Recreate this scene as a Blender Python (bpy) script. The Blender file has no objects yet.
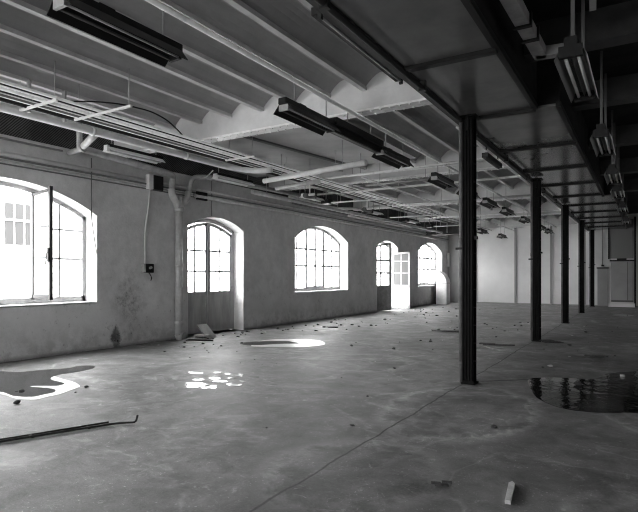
import bpy, bmesh, math, random
from mathutils import Vector, Matrix
random.seed(7)
S = bpy.context.scene
COL = S.collection

# ------------------------------------------------------------------ camera
THETA = math.radians(31.399)
cam_d = bpy.data.cameras.new('camera'); cam = bpy.data.objects.new('camera', cam_d); COL.objects.link(cam)
cam.location = (0, 0, 1.5); cam.rotation_euler = (math.radians(90), 0, THETA)
cam_d.sensor_width = 36; cam_d.lens = 530 / 638 * 36; cam_d.shift_y = 19.5 / 638
cam_d.clip_start = 0.05; cam_d.clip_end = 300
S.camera = cam
# ------------------------------------------------------------------ world: bright overcast sky
W = bpy.data.worlds.new('overcast_sky'); S.world = W; W.use_nodes = True
nt = W.node_tree; nt.nodes.clear()
out = nt.nodes.new('ShaderNodeOutputWorld'); bg = nt.nodes.new('ShaderNodeBackground')
tc = nt.nodes.new('ShaderNodeTexCoord'); sep = nt.nodes.new('ShaderNodeSeparateXYZ'); rmp = nt.nodes.new('ShaderNodeValToRGB')
nt.links.new(tc.outputs['Generated'], sep.inputs[0]); nt.links.new(sep.outputs['Z'], rmp.inputs[0])
rmp.color_ramp.elements[0].position = 0.0; rmp.color_ramp.elements[0].color = (.9, .9, .9, 1)
rmp.color_ramp.elements[1].position = 1.0; rmp.color_ramp.elements[1].color = (1, 1, 1, 1)
nt.links.new(rmp.outputs[0], bg.inputs[0]); nt.links.new(bg.outputs[0], out.inputs[0])
bg.inputs[1].default_value = 10.0
W.cycles.sampling_method = 'MANUAL'; W.cycles.sample_map_resolution = 256
# ------------------------------------------------------------------ exposure / view
S.view_settings.view_transform = 'Standard'; S.view_settings.look = 'None'
S.view_settings.gamma = 1; S.view_settings.use_curve_mapping = False
S.view_settings.exposure = 1.2
S.cycles.filter_width = 1.1
S.cycles.use_denoising = True
S.cycles.max_bounces = 10; S.cycles.diffuse_bounces = 8; S.cycles.glossy_bounces = 4
S.cycles.sample_clamp_indirect = 8
S.cycles.caustics_reflective = False

# ------------------------------------------------------------------ materials
def G(v): return (v, v, v, 1)
def mat(name, v, rough=.6, metal=0, spec=.5, v2=None, scale=3, detail=6, bump=0, bscale=40, stretch=None, lo=.35, hi=.65, coords='Object'):
    m = bpy.data.materials.new(name); m.use_nodes = True; n = m.node_tree; b = n.nodes['Principled BSDF']
    b.inputs['Base Color'].default_value = G(v); b.inputs['Roughness'].default_value = rough
    b.inputs['Metallic'].default_value = metal; b.inputs['Specular IOR Level'].default_value = spec
    t = n.nodes.new('ShaderNodeTexCoord'); src = t.outputs['Object']
    if stretch:
        mp = n.nodes.new('ShaderNodeMapping'); mp.inputs['Scale'].default_value = stretch
        n.links.new(src, mp.inputs[0]); src = mp.outputs[0]
    if v2 is not None:
        nz = n.nodes.new('ShaderNodeTexNoise'); nz.inputs['Scale'].default_value = scale; nz.inputs['Detail'].default_value = detail
        nz.inputs['Roughness'].default_value = .6
        n.links.new(src, nz.inputs['Vector'])
        r = n.nodes.new('ShaderNodeValToRGB'); r.color_ramp.elements[0].position = lo; r.color_ramp.elements[1].position = hi
        r.color_ramp.elements[0].color = G(v); r.color_ramp.elements[1].color = G(v2)
        n.links.new(nz.outputs['Fac'], r.inputs[0]); n.links.new(r.outputs[0], b.inputs['Base Color'])
    if bump:
        nb = n.nodes.new('ShaderNodeTexNoise'); nb.inputs['Scale'].default_value = bscale; nb.inputs['Detail'].default_value = 4
        n.links.new(src, nb.inputs['Vector'])
        bp = n.nodes.new('ShaderNodeBump'); bp.inputs['Strength'].default_value = bump; bp.inputs['Distance'].default_value = .02
        n.links.new(nb.outputs['Fac'], bp.inputs['Height']); n.links.new(bp.outputs[0], b.inputs['Normal'])
    return m
class NB:
    """small node-building helper on one material"""
    def __init__(s, m): s.n = m.node_tree; s.b = s.n.nodes['Principled BSDF']
    def node(s, t, **k):
        x = s.n.nodes.new(t)
        for a, v in k.items(): setattr(x, a, v)
        return x
    def link(s, a, b): s.n.links.new(a, b)
    def math(s, op, a, b=None, clamp=False):
        x = s.node('ShaderNodeMath', operation=op); x.use_clamp = clamp
        for i, v in enumerate((a, b)):
            if v is None: continue
            if isinstance(v, (int, float)): x.inputs[i].default_value = v
            else: s.link(v, x.inputs[i])
        return x.outputs[0]
    def noise(s, vec, scale, detail=5, rough=.6, dist=0):
        x = s.node('ShaderNodeTexNoise'); x.inputs['Scale'].default_value = scale; x.inputs['Detail'].default_value = detail
        x.inputs['Roughness'].default_value = rough; x.inputs['Distortion'].default_value = dist
        if vec is not None: s.link(vec, x.inputs['Vector'])
        return x.outputs['Fac']
    def ramp(s, f, a, b, va=0., vb=1.):
        x = s.node('ShaderNodeMapRange'); x.inputs[1].default_value = a; x.inputs[2].default_value = b
        x.inputs[3].default_value = va; x.inputs[4].default_value = vb; s.link(f, x.inputs[0]); return x.outputs[0]

# painted plaster wall with damp, dirt and flaking low down
wallm = mat('painted_plaster', .4, .85, spec=.2); q = NB(wallm)
pos = q.node('ShaderNodeNewGeometry').outputs['Position']; sp = q.node('ShaderNodeSeparateXYZ'); q.link(pos, sp.inputs[0])
n1 = q.noise(pos, .9, 6, .6); n2 = q.noise(pos, 4, 8, .7); n3 = q.noise(pos, 9, 6, .75)
base = q.math('ADD', q.ramp(n1, .3, .7, .56, .72), q.ramp(n2, .3, .7, -.08, .08))
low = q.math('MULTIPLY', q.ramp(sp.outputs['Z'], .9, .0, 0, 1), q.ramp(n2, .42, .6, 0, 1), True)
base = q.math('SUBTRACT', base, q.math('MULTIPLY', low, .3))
scuff = q.math('MULTIPLY', q.ramp(n3, .60, .68, 0, 1), q.ramp(sp.outputs['Z'], 2.2, .3, 0, 1), True)
base = q.math('SUBTRACT', base, q.math('MULTIPLY', scuff, .26))
dist = q.math('ADD', q.math('ABSOLUTE', q.math('SUBTRACT', sp.outputs['Y'], 7.25)), q.math('MULTIPLY', q.math('ABSOLUTE', q.math('SUBTRACT', sp.outputs['Z'], .18)), .5))
spot = q.ramp(q.math('ADD', dist, q.math('MULTIPLY', n3, .25)), .24, .30, 1, 0)
base = q.math('SUBTRACT', base, q.math('MULTIPLY', spot, .4))
dist2 = q.math('ADD', q.math('ABSOLUTE', q.math('SUBTRACT', sp.outputs['Y'], 7.6)), q.math('MULTIPLY', q.math('ABSOLUTE', q.math('SUBTRACT', sp.outputs['Z'], .9)), .45))
spot2 = q.math('MULTIPLY', q.ramp(q.math('ADD', dist2, q.math('MULTIPLY', n2, .5)), .35, .75, 1, 0), q.ramp(n3, .4, .6, .2, 1))
base = q.math('MAXIMUM', q.math('SUBTRACT', base, q.math('MULTIPLY', spot2, .34)), .03)
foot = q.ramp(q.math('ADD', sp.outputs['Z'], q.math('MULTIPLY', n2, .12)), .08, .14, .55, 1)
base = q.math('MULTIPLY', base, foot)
cb = q.node('ShaderNodeCombineColor'); [q.link(base, cb.inputs[i]) for i in range(3)]; q.link(cb.outputs[0], q.b.inputs['Base Color'])
bp = q.node('ShaderNodeBump'); bp.inputs['Strength'].default_value = .35; bp.inputs['Distance'].default_value = .02
q.link(q.noise(pos, 18, 6, .7), bp.inputs['Height']); q.link(bp.outputs[0], q.b.inputs['Normal'])

# concrete floor
floorm = mat('worn_concrete', .3, .6, spec=.5); q = NB(floorm)
pos = q.node('ShaderNodeNewGeometry').outputs['Position']; sp = q.node('ShaderNodeSeparateXYZ'); q.link(pos, sp.inputs[0])
n1 = q.noise(pos, .55, 6, .62, .6); n2 = q.noise(pos, 2.6, 9, .72, .3); n3 = q.noise(pos, 22, 4, .7); n4 = q.noise(pos, 11, 3, .6)
base = q.math('ADD', q.ramp(n1, .32, .68, .125, .245), q.ramp(n2, .3, .7, -.09, .09))
speck = q.math('MULTIPLY', q.ramp(n3, .68, .73, 0, 1), q.ramp(n1, .42, .6, 0, 1), True)
base = q.math('ADD', base, q.math('MULTIPLY', speck, .45))
scr = q.math('MULTIPLY', q.ramp(q.noise(pos, 5, 10, .8, 1.5), .58, .63, 0, 1), .16)
base = q.math('ADD', base, scr)
# pale wandering lime edge near the seam crossing
vein = q.ramp(q.math('ABSOLUTE', q.math('SUBTRACT', q.noise(pos, .5, 4, .55, .8), .52)), .0, .02, 1, 0)
base = q.math('ADD', base, q.math('MULTIPLY', q.math('MULTIPLY', vein, q.ramp(n2, .35, .6, 0, 1)), .13))
fine = q.ramp(q.noise(pos, 60, 3, .8), .3, .7, -.035, .035)
base = q.math('ADD', base, fine)
grit = q.math('MULTIPLY', q.ramp(q.noise(pos, 45, 2, .5), .66, .70, 0, 1), q.ramp(n2, .45, .62, 0, 1), True)
base = q.math('ADD', base, q.math('MULTIPLY', grit, .4))
pit = q.ramp(q.noise(pos, 14, 4, .6), .70, .74, 0, .12)
base = q.math('SUBTRACT', base, pit)
# pale tide marks left by dried water: wobbly rings and a soft pale skirt
def tide(cx, cy, r, w, amt, sx_=1.0):
    dx = q.math('MULTIPLY', q.math('SUBTRACT', sp.outputs['X'], cx), sx_); dy = q.math('SUBTRACT', sp.outputs['Y'], cy)
    d = q.math('SQRT', q.math('ADD', q.math('MULTIPLY', dx, dx), q.math('MULTIPLY', dy, dy)))
    d = q.math('ADD', q.math('SUBTRACT', d, r), q.math('MULTIPLY', q.math('SUBTRACT', n2, .5), .9))
    return q.math('MULTIPLY', q.ramp(q.math('ABSOLUTE', d), 0, w, 1, 0), q.ramp(n4, .3, .6, .3*amt, amt))
for a_ in ((-1.75, 5.9, 1.25, .12, .16, 1.6), (-1.9, 3.6, .75, .16, .13, 1.2), (-4.2, 8.2, .9, .12, .12, 1.0), (-2.9, 4.6, 1.6, .06, .06, 1.3)):
    base = q.math('ADD', base, tide(*a_))
# pour seams along and across the column row
wob = q.ramp(q.noise(pos, 1.7, 4, .6), 0, 1, -.05, .05)
sx = q.ramp(q.math('ABSOLUTE', q.math('ADD', q.math('ADD', sp.outputs['X'], 2.13), wob)), .005, .016, 1, 0)
cy = q.math('ABSOLUTE', q.math('ADD', q.math('SUBTRACT', sp.outputs['Y'], q.math('ADD', 7.5, q.math('MULTIPLY', q.math('ADD', sp.outputs['X'], 2.1), .85))), wob))
sy = q.math('MULTIPLY', q.ramp(cy, .02, .06, 1, 0), q.math('MULTIPLY', q.math('GREATER_THAN', sp.outputs['X'], -2.12), q.math('LESS_THAN', sp.outputs['X'], -1.2)))
seam = q.math('MAXIMUM', sx, sy)
base = q.math('MULTIPLY', base, q.ramp(seam, 0, 1, 1, .25))
# irregular dirty patches, and a line of grime swept against the wall foot
base = q.math('MULTIPLY', base, q.ramp(q.noise(pos, .35, 5, .6, 1.0), .38, .62, .72, 1.05))
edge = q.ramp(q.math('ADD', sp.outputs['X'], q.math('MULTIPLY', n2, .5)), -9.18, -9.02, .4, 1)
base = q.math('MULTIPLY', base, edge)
base = q.math('MAXIMUM', base, .02)
cb = q.node('ShaderNodeCombineColor'); [q.link(base, cb.inputs[i]) for i in range(3)]; q.link(cb.outputs[0], q.b.inputs['Base Color'])
q.link(q.ramp(n1, .35, .65, .5, .75), q.b.inputs['Roughness'])
bp = q.node('ShaderNodeBump'); bp.inputs['Strength'].default_value = .5; bp.inputs['Distance'].default_value = .015
q.link(q.math('ADD', n2, q.math('MULTIPLY', n4, .35)), bp.inputs['Height']); q.link(bp.outputs[0], q.b.inputs['Normal'])

vaultm = mat('vault_plaster', .36, .85, spec=.2, v2=.44, scale=1.6, bump=.15, bscale=9)
girderplaster = mat('haunch_plaster', .62, .85, spec=.2, v2=.72, scale=3, bump=.3, bscale=10)
flangem = mat('pale_painted_steel', .85, .5, v2=.65, scale=8, lo=.5, hi=.7)
ribm = mat('rib_paint', .62, .7, v2=.5, scale=5)
panelm = mat('glossy_board', .11, .2, spec=.6, v2=.16, scale=1.2)
battenm = mat('dark_batten', .012, .6, spec=.2)
blackm = mat('black_iron', .005, .6, spec=.08, v2=.012, scale=14, bump=.3, bscale=30, stretch=(1, 1, .15))
blackpaint = mat('black_paint', .008, .5, spec=.3)
soot = mat('sooty_ceiling', .015, .9, spec=.1, v2=.03, scale=2)
reflm = mat('dusty_reflector', .07, .5, v2=.04, scale=12, stretch=(1, .1, 1))
tubem = mat('lamp_glass_tube', .3, .3)
whitem = mat('white_gloss_paint', .8, .4, v2=.68, scale=6)
pipem = mat('pale_pipe_paint', .55, .45, v2=.4, scale=7)
greym = mat('grey_pipe_paint', .42, .5, v2=.28, scale=7)
darkpipe = mat('dark_pipe', .1, .5)
framem = mat('weathered_window_paint', .4, .6, v2=.28, scale=9)
whiteframe = mat('white_window_paint', .75, .5, v2=.6, scale=9)
doorm = mat('door_boards', .45, .6, v2=.3, scale=5, stretch=(1, 1, .2))
backm = mat('back_wall_board', .7, .7, v2=.78, scale=1)
backgrey = mat('back_wall_grey', .3, .8, v2=.36, scale=1)
trimm = mat('grey_trim', .3, .6)
lathm = mat('exposed_lath', .05, .9); q = NB(lathm)
tcn = q.node('ShaderNodeTexCoord').outputs['Object']; mp = q.node('ShaderNodeMapping'); mp.inputs['Rotation'].default_value = (.75, 0, 0); q.link(tcn, mp.inputs[0])
wv = q.node('ShaderNodeTexWave', bands_direction='Y'); wv.inputs['Scale'].default_value = 9; wv.inputs['Distortion'].default_value = 1.5; q.link(mp.outputs[0], wv.inputs[0])
nn = q.noise(tcn, 1.6, 5, .7)
v = q.math('MULTIPLY', q.ramp(wv.outputs['Fac'], .2, .9, .03, .16), q.ramp(nn, .35, .6, .5, 1.1))
cb = q.node('ShaderNodeCombineColor'); [q.link(v, cb.inputs[i]) for i in range(3)]; q.link(cb.outputs[0], q.b.inputs['Base Color'])
waterm = mat('puddle_water', .10, .03, spec=.9, bump=.03, bscale=6)
glarem = mat('painted_window_glare', .8, .33, spec=.6, v2=.7, scale=9)  # pale colour stands in for window glare on the wet film
rippled = mat('rippled_puddle', .015, .04, spec=.8, bump=.25, bscale=5)
rubblem = mat('rubble', .08, .9, v2=.03, scale=30)
palerub = mat('pale_rubble', .6, .9, v2=.4, scale=30)
glassm = bpy.data.materials.new('window_glass'); glassm.use_nodes = True
gn = glassm.node_tree; gn.nodes.clear()
o_ = gn.nodes.new('ShaderNodeOutputMaterial'); mx = gn.nodes.new('ShaderNodeMixShader'); tr = gn.nodes.new('ShaderNodeBsdfTransparent'); gl = gn.nodes.new('ShaderNodeBsdfGlossy')
tr.inputs[0].default_value = (.92, .92, .92, 1); gl.inputs['Roughness'].default_value = .05; mx.inputs[0].default_value = .08
gn.links.new(tr.outputs[0], mx.inputs[1]); gn.links.new(gl.outputs[0], mx.inputs[2]); gn.links.new(mx.outputs[0], o_.inputs[0])
outwall = mat('outside_render', .75, .9, v2=.65, scale=2)
louvm = mat('outside_louvre', .022, .7)
outground = mat('outside_paving', .5, .9, v2=.4, scale=2)
brickm = mat('outside_tile', .75, .8)
q = NB(brickm); bt = q.node('ShaderNodeTexBrick'); bt.inputs['Scale'].default_value = 1.0
for k, vv in (('Color1', .8), ('Color2', .72), ('Mortar', .25)): bt.inputs[k].default_value = G(vv)
bt.inputs['Mortar Size'].default_value = .015; bt.inputs['Brick Width'].default_value = .35; bt.inputs['Row Height'].default_value = .22
mp = q.node('ShaderNodeMapping'); mp.inputs['Rotation'].default_value = (0, math.pi/2, 0); q.link(q.node('ShaderNodeTexCoord').outputs['Object'], mp.inputs[0])
sw = q.node('ShaderNodeSeparateXYZ'); cc = q.node('ShaderNodeCombineXYZ'); q.link(q.node('ShaderNodeTexCoord').outputs['Object'], sw.inputs[0])
q.link(sw.outputs['Y'], cc.inputs['X']); q.link(sw.outputs['Z'], cc.inputs['Y']); q.link(cc.outputs[0], bt.inputs['Vector']); q.link(bt.outputs['Color'], q.b.inputs['Base Color'])

# ------------------------------------------------------------------ mesh helpers
class MB:
    def __init__(s): s.bm = bmesh.new()
    def box(s, x0, x1, y0, y1, z0, z1, bev=0):
        vs = [s.bm.verts.new(p) for p in ((x0,y0,z0),(x1,y0,z0),(x1,y1,z0),(x0,y1,z0),(x0,y0,z1),(x1,y0,z1),(x1,y1,z1),(x0,y1,z1))]
        fs = [s.bm.faces.new([vs[i] for i in f]) for f in ((3,2,1,0),(4,5,6,7),(0,1,5,4),(1,2,6,5),(2,3,7,6),(3,0,4,7))]
        if bev: bmesh.ops.bevel(s.bm, geom=list({e for f in fs for e in f.edges}), offset=bev, segments=2, affect='EDGES')
        return s
    def poly(s, pts, flip=False):
        vs = [s.bm.verts.new(p) for p in pts]
        s.bm.faces.new(vs[::-1] if flip else vs); return s
    def prism(s, pts, d):
        """closed outline pts extruded by vector d"""
        d = Vector(d); a = [s.bm.verts.new(p) for p in pts]; b = [s.bm.verts.new(Vector(p)+d) for p in pts]
        n = len(pts); s.bm.faces.new(a[::-1]); s.bm.faces.new(b)
        for i in range(n): s.bm.faces.new((a[i], a[(i+1)%n], b[(i+1)%n], b[i]))
        return s
    def tube(s, pts, r, n=12, caps=True):
        pts = [Vector(p) for p in pts]; rings = []
        rs = r if isinstance(r, (list, tuple)) else [r]*len(pts)
        prev = None
        for i, p in enumerate(pts):
            t = (pts[min(i+1, len(pts)-1)] - pts[max(i-1, 0)]).normalized()
            if prev is None:
                u = t.cross(Vector((0, 0, 1)))
                if u.length < .1: u = t.cross(Vector((1, 0, 0)))
            else: u = prev - t*prev.dot(t)
            u.normalize(); prev = u; v = t.cross(u)
            rings.append([s.bm.verts.new(p + (u*math.cos(2*math.pi*k/n) + v*math.sin(2*math.pi*k/n))*rs[i]) for k in range(n)])
        for a, b in zip(rings, rings[1:]):
            for k in range(n):
                f = s.bm.faces.new((a[k], a[(k+1)%n], b[(k+1)%n], b[k])); f.smooth = True
        if caps: s.bm.faces.new(rings[0][::-1]); s.bm.faces.new(rings[-1])
        return s
    def bar(s, a, b, w, h):
        """rectangular bar from a to b, w across horizontally, h in height"""
        a = Vector(a); b = Vector(b); t = (b-a).normalized(); up = Vector((0, 0, 1))
        if abs(t.dot(up)) > .95: up = Vector((0, 1, 0))
        u = t.cross(up).normalized()*w/2; v = u.cross(t).normalized()*h/2
        return s.prism([a-u-v, a+u-v, a+u+v, a-u+v], b-a)
    def build(s, name, m, parent=None, loc=None):
        bmesh.ops.recalc_face_normals(s.bm, faces=s.bm.faces)
        me = bpy.data.meshes.new(name)
        if loc is not None: bmesh.ops.translate(s.bm, verts=s.bm.verts, vec=-Vector(loc))
        s.bm.to_mesh(me); s.bm.free(); me.materials.append(m)
        o = bpy.data.objects.new(name, me); COL.objects.link(o)
        if loc is not None: o.location = loc
        if parent is not None: o.parent = parent
        return o
def tag(o, label, cat, group=None, kind=None):
    o['label'] = label; o['category'] = cat
    if group: o['group'] = group
    if kind: o['kind'] = kind
    return o
def struct(o, label=None):
    o['kind'] = 'structure'
    if label: o['label'] = label
    return o
def empty(name, loc, label, cat, group=None, rz=0):
    e = bpy.data.objects.new(name, None); COL.objects.link(e); e.location = loc; e.rotation_euler.z = rz; e.empty_display_size = .1
    return tag(e, label, cat, group)
def copy_tree(o, parent=None):
    c = o.copy(); COL.objects.link(c); c.parent = parent
    for ch in list(o.children): copy_tree(ch, c)
    return c
def bend(pts, r=.12, n=6):
    """round the corners of a polyline"""
    P = [Vector(p) for p in pts]; o = [P[0]]
    for a, b, c in zip(P, P[1:], P[2:]):
        d1 = (a-b); d2 = (c-b); k = min(r, d1.length*.45, d2.length*.45); s = b+d1.normalized()*k; e = b+d2.normalized()*k
        for i in range(n+1):
            t = i/n; o.append(s*(1-t)**2 + b*2*t*(1-t) + e*t*t)
    o.append(P[-1]); return o

XW, XO, XF = -9.4, -9.95, -9.75      # wall face inside, outside, plane of the frames
YN, YB, XR = -7.0, 29.4, 5.0         # wall behind the camera, far wall, wall across
BAY = 5.4

# ------------------------------------------------------------------ floor
struct(MB().box(XO, XR+.2, YN-.2, YB+.2, -.15, 0).build('floor', floorm), 'worn stained concrete floor')

# ------------------------------------------------------------------ left wall with arched openings
def arch_z(y, c, w, spring, crown):
    r = crown-spring; R = (w*w/4+r*r)/(2*r)
    return crown-R+math.sqrt(max(R*R-(y-c)**2, 0))
OPEN = []   # centre, width, sill, spring, crown
def W_(c, w=3.6): OPEN.append((c, w, .945, 2.71, 3.2))
def D_(c, w=2.1): OPEN.append((c, w, .0, 2.72, 3.0))
D_(-5.8); W_(-.4); W_(5.0); D_(10.35); W_(15.71, 3.54); D_(21.12, 2.22); W_(26.56, 3.62)
OPEN.sort()
WT = 3.92
def wall_with_openings():
    m = MB(); y = YN
    def both(y0, z0, y1, z1, zb0, zb1):
        for X in (XW, XO): m.poly([(X, y0, zb0), (X, y1, zb1), (X, y1, z1), (X, y0, z0)])
    for (c, w, sill, sp_, cr) in OPEN:
        y0, y1 = c-w/2, c+w/2
        both(y, WT, y0, WT, 0, 0)
        N = 20
        for i in range(N):
            a = y0+w*i/N; b = y0+w*(i+1)/N; za, zb = arch_z(a, c, w, sp_, cr), arch_z(b, c, w, sp_, cr)
            both(a, WT, b, WT, za, zb)
            m.poly([(XW, a, za), (XW, b, zb), (XO, b, zb), (XO, a, za)])
            if sill: both(a, sill, b, sill, 0, 0)
        for yy in (y0, y1): m.poly([(XW, yy, sill), (XO, yy, sill), (XO, yy, sp_), (XW, yy, sp_)])
        m.poly([(XW, y0, sill), (XW, y1, sill), (XO, y1, sill), (XO, y0, sill)])
        y = y1
    both(y, WT, YB, WT, 0, 0)
    m.poly([(XW, YN, WT), (XW, YB, WT), (XO, YB, WT), (XO, YN, WT)])
    bmesh.ops.remove_doubles(m.bm, verts=m.bm.verts, dist=1e-5)
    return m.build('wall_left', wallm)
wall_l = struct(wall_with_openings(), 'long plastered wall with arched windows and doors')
# the reveals and sills are whitewashed: a thin coat laid over the thickness of each opening
rev = MB()
for (c, w, sill, sp_, cr) in OPEN:
    pts = [(c-w/2, sill)] + [(c-w/2+w*i/20, arch_z(c-w/2+w*i/20, c, w, sp_, cr)) for i in range(21)] + [(c+w/2, sill)]
    e = .006
    def inn(y, z): return (c+(y-c)*(1-e/(w/2)*1.0), z-e if z > sill+.01 else z)
    for (a, b) in zip(pts, pts[1:]):
        A, B = inn(*a), inn(*b)
        rev.poly([(XW+.002, *A), (XW+.002, *B), (XF-.05, *B), (XF-.05, *A)])
    if sill: rev.poly([(XW+.002, c-w/2+e, sill+.012), (XW+.002, c+w/2-e, sill+.012), (XF-.05, c+w/2-e, sill+.012), (XF-.05, c-w/2+e, sill+.012)])
o = rev.build('reveal_whitewash', mat('whitewash', .85, .8, v2=.72, scale=5, lo=.4, hi=.7), wall_l)
o['label'] = 'whitewashed window and door reveals'
# upper band of exposed lath, set back above a ledge
struct(MB().box(XO, XW-.1, YN, YB, WT, 4.62).build('trim_1', lathm), 'dark exposed lath band above the wall ledge')
struct(MB().box(XW-.12, XW+.01, YN, YB, WT-.02, WT+.01).build('trim_2', wallm, None), 'narrow plaster ledge along the wall top')

# ------------------------------------------------------------------ other walls
wb = struct(MB().box(-8.55, XR, YB, YB+.15, 0, 4.62).build('wall_back', backm), 'pale boarded far wall')
wb2 = MB().box(XO, -8.55, YB-.02, YB+.15, 0, 4.62).build('wall_end_unlit', backgrey, wb); wb2['label'] = 'corner end of the far wall, coloured grey as unlit'  # darker grey stands in for an unlit pier in the corner
for x in (-7.82, -5.745, -4.0, -2.45, 1.2, 3.2):
    MB().box(x-.05, x+.05, YB-.05, YB, .06, 4.5).build('batten', trimm, wb)
MB().box(-8.55, XR, YB-.03, YB, 0, .05).build('skirting', trimm, wb)
MB().box(-8.55, -2.6, YB-.06, YB, 4.1, 4.22).build('head_rail', flangem, wb)
struct(MB().box(XR, XR+.15, YN, YB, 0, 4.62).build('wall_right', wallm), 'plain wall across the room')
fw = MB(); xs_ = [XO, -8.6, -5.6, -4.8, -2.4, XR+.15]
for i in range(5):
    if i % 2 == 0: fw.box(xs_[i], xs_[i+1], YN-.15, YN, 0, 4.62)
    else: fw.box(xs_[i], xs_[i+1], YN-.15, YN, 0, .95).box(xs_[i], xs_[i+1], YN-.15, YN, 3.3, 4.62)
struct(fw.build('wall_front', wallm), 'wall with tall windows behind the viewpoint')
for n_, (a_, b_) in ((5, (-8.6, -5.6)), (6, (-4.8, -2.4))):
    m = MB().box(a_, a_+.07, YN-.12, YN-.06, .95, 3.3).box(b_-.07, b_, YN-.12, YN-.06, .95, 3.3).box(a_, b_, YN-.12, YN-.06, 3.23, 3.3).box(a_, b_, YN-.12, YN-.06, .95, 1.05)
    for k in (1, 2): xx = a_+(b_-a_)*k/3; m.box(xx-.03, xx+.03, YN-.12, YN-.06, .95, 3.3)
    f_ = struct(m.build('window_%d' % n_, framem), 'tall window in the wall behind the viewpoint')
    MB().poly([(a_, YN-.09, .95), (b_, YN-.09, .95), (b_, YN-.09, 3.3), (a_, YN-.09, 3.3)]).build('glass', glassm, f_)
    L = bpy.data.lights.new('daylight_portal', 'AREA'); L.shape = 'RECTANGLE'; L.size = b_-a_; L.size_y = 2.35; L.cycles.is_portal = True
    o = bpy.data.objects.new('daylight_portal', L); COL.objects.link(o); o.location = ((a_+b_)/2, YN-.2, 2.12); o.rotation_euler = (math.pi/2, 0, 0)

# boarded doorway at the end of the far wall
dr = struct(MB().box(-1.30, -.36, YB-.05, YB-.005, .30, 2.18).build('door_3', backgrey), 'boarded double door in the far wall')
MB().box(-1.36, -.32, YB-.12, YB-.01, 2.18, 2.25).build('top_rail', blackpaint, dr)
MB().box(-1.05, -.65, YB-.2, YB-.02, 2.25, 2.32).build('closer_box', blackpaint, dr)
MB().box(-.62, -.595, YB-.056, YB-.048, .32, 2.16).build('meeting_gap', darkpipe, dr)
MB().box(-1.30, -.36, YB-.07, YB-.01, .22, .31).build('bottom_rail', darkpipe, dr)
MB().box(-1.40, -.30, YB-.45, YB-.01, 0, .17).build('threshold_step', backm, dr)
struct(MB().box(-1.40, -.36, YB-.045, YB-.005, 2.32, 4.2).build('trim_3', mat('grey_overpanel', .22, .7)), 'grey panel over the boarded door')
struct(MB().box(-1.43, -1.37, YB-.08, YB, 2.3, 4.3).box(-.34, -.26, YB-.1, YB, 0, 4.3).build('trim_4', blackpaint), 'dark posts framing the boarded door')
t = empty('side_hatch', (-1.62, YB, 0), 'low grey hatch door with dark top bar beside the boarded door', 'hatch')
MB().box(-.27, .2, -.04, -.004, .05, 1.84).build('panel', backgrey, t)
MB().box(-.3, .22, -.1, -.003, 1.84, 1.9).build('top_bar', blackpaint, t)
MB().box(-.1, .02, -.13, -.003, 1.95, 2.02).build('latch_box', blackpaint, t)
MB().tube([(-.06, -.03, 2.0), (-.06, -.03, 3.9)], .015, 6).build('cable', darkpipe, t)

# ------------------------------------------------------------------ vaulted ceiling over the window side
RX = [-2.97, -3.62, -4.25, -4.9, -5.57, -6.28, -7.0, -7.69, -8.38, -9.05, -9.7]        # joist lines
ZR, RISE = 4.35, .21
GY = [7.4+BAY*k for k in range(-2, 5)]
v = MB(); N = 10
xs = []
prof = []
for a, b in list(zip(RX, RX[1:])):
    for i in range(N+1):
        x = a+(b-a)*i/N; s_ = (i/N)*2-1; prof.append((x, ZR+RISE*(1-s_*s_)))
prof = [(-2.36, ZR+.12)] + prof
prev = None
for p in prof:
    cur = [v.bm.verts.new((p[0], YN, p[1])), v.bm.verts.new((p[0], YB, p[1]))]
    if prev: f = v.bm.faces.new((prev[0], prev[1], cur[1], cur[0])); f.smooth = False
    prev = cur
v.box(XO, -2.36, YN, YB, 4.58, 4.68)
ceil = struct(v.build('ceiling', vaultm), 'shallow plastered jack vaults between joists')
r_ = MB()
for x in RX[:10]: r_.box(x-.04, x+.04, YN, YB, ZR-.035, ZR+.02)
o = r_.build('joist_flange', ribm, ceil); o['label'] = 'painted joist undersides between the vaults'
pt = struct(MB().box(-9.4, -4.6, 7.46, 12.0, 4.30, 4.325).build('ceiling_patch', mat('patch_board', .5, .8, v2=.34, scale=1.3, lo=.3, hi=.7)), 'flat patched ceiling boards between first and second girders')
MB().bar((-6.9, 7.5, 4.29), (-6.3, 11.9, 4.29), .10, .05).build('shadow_streak', mat('shadow_streak_dark', .16, .8), pt)  # dark strip stands in for a shadow streak across the boards
# the riveted cross girders
names = ['riveted pale cross girder over the space behind the viewpoint', 'riveted pale cross girder overhead, out past the near lamp',
 'riveted pale cross girder landing on the first column', 'riveted pale cross girder landing on the second column',
 'riveted pale cross girder landing on the third column', 'riveted pale cross girder landing on the fourth column', 'riveted pale cross girder close to the far wall']
for gi, gy in enumerate(GY):
    if gy > YB-.3 or gi == 0: continue
    y = gy-.05
    g = empty('cross_girder', (0, y, 0), names[gi], 'girder', 'cross girders')
    fl = MB().box(-9.48, -2.35, -.12, .12, 4.0, 4.03)
    MB().box(-9.48, -2.35, -.09, .09, 4.03, 4.55).build('haunch', girderplaster, g)
    for k in range(45):
        for s_ in (-.085, .085): fl.box(-9.4+k*.155-.014, -9.4+k*.155+.014, s_-.014, s_+.014, 3.985, 4.005)
    fl.build('flange', flangem, g)

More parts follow.
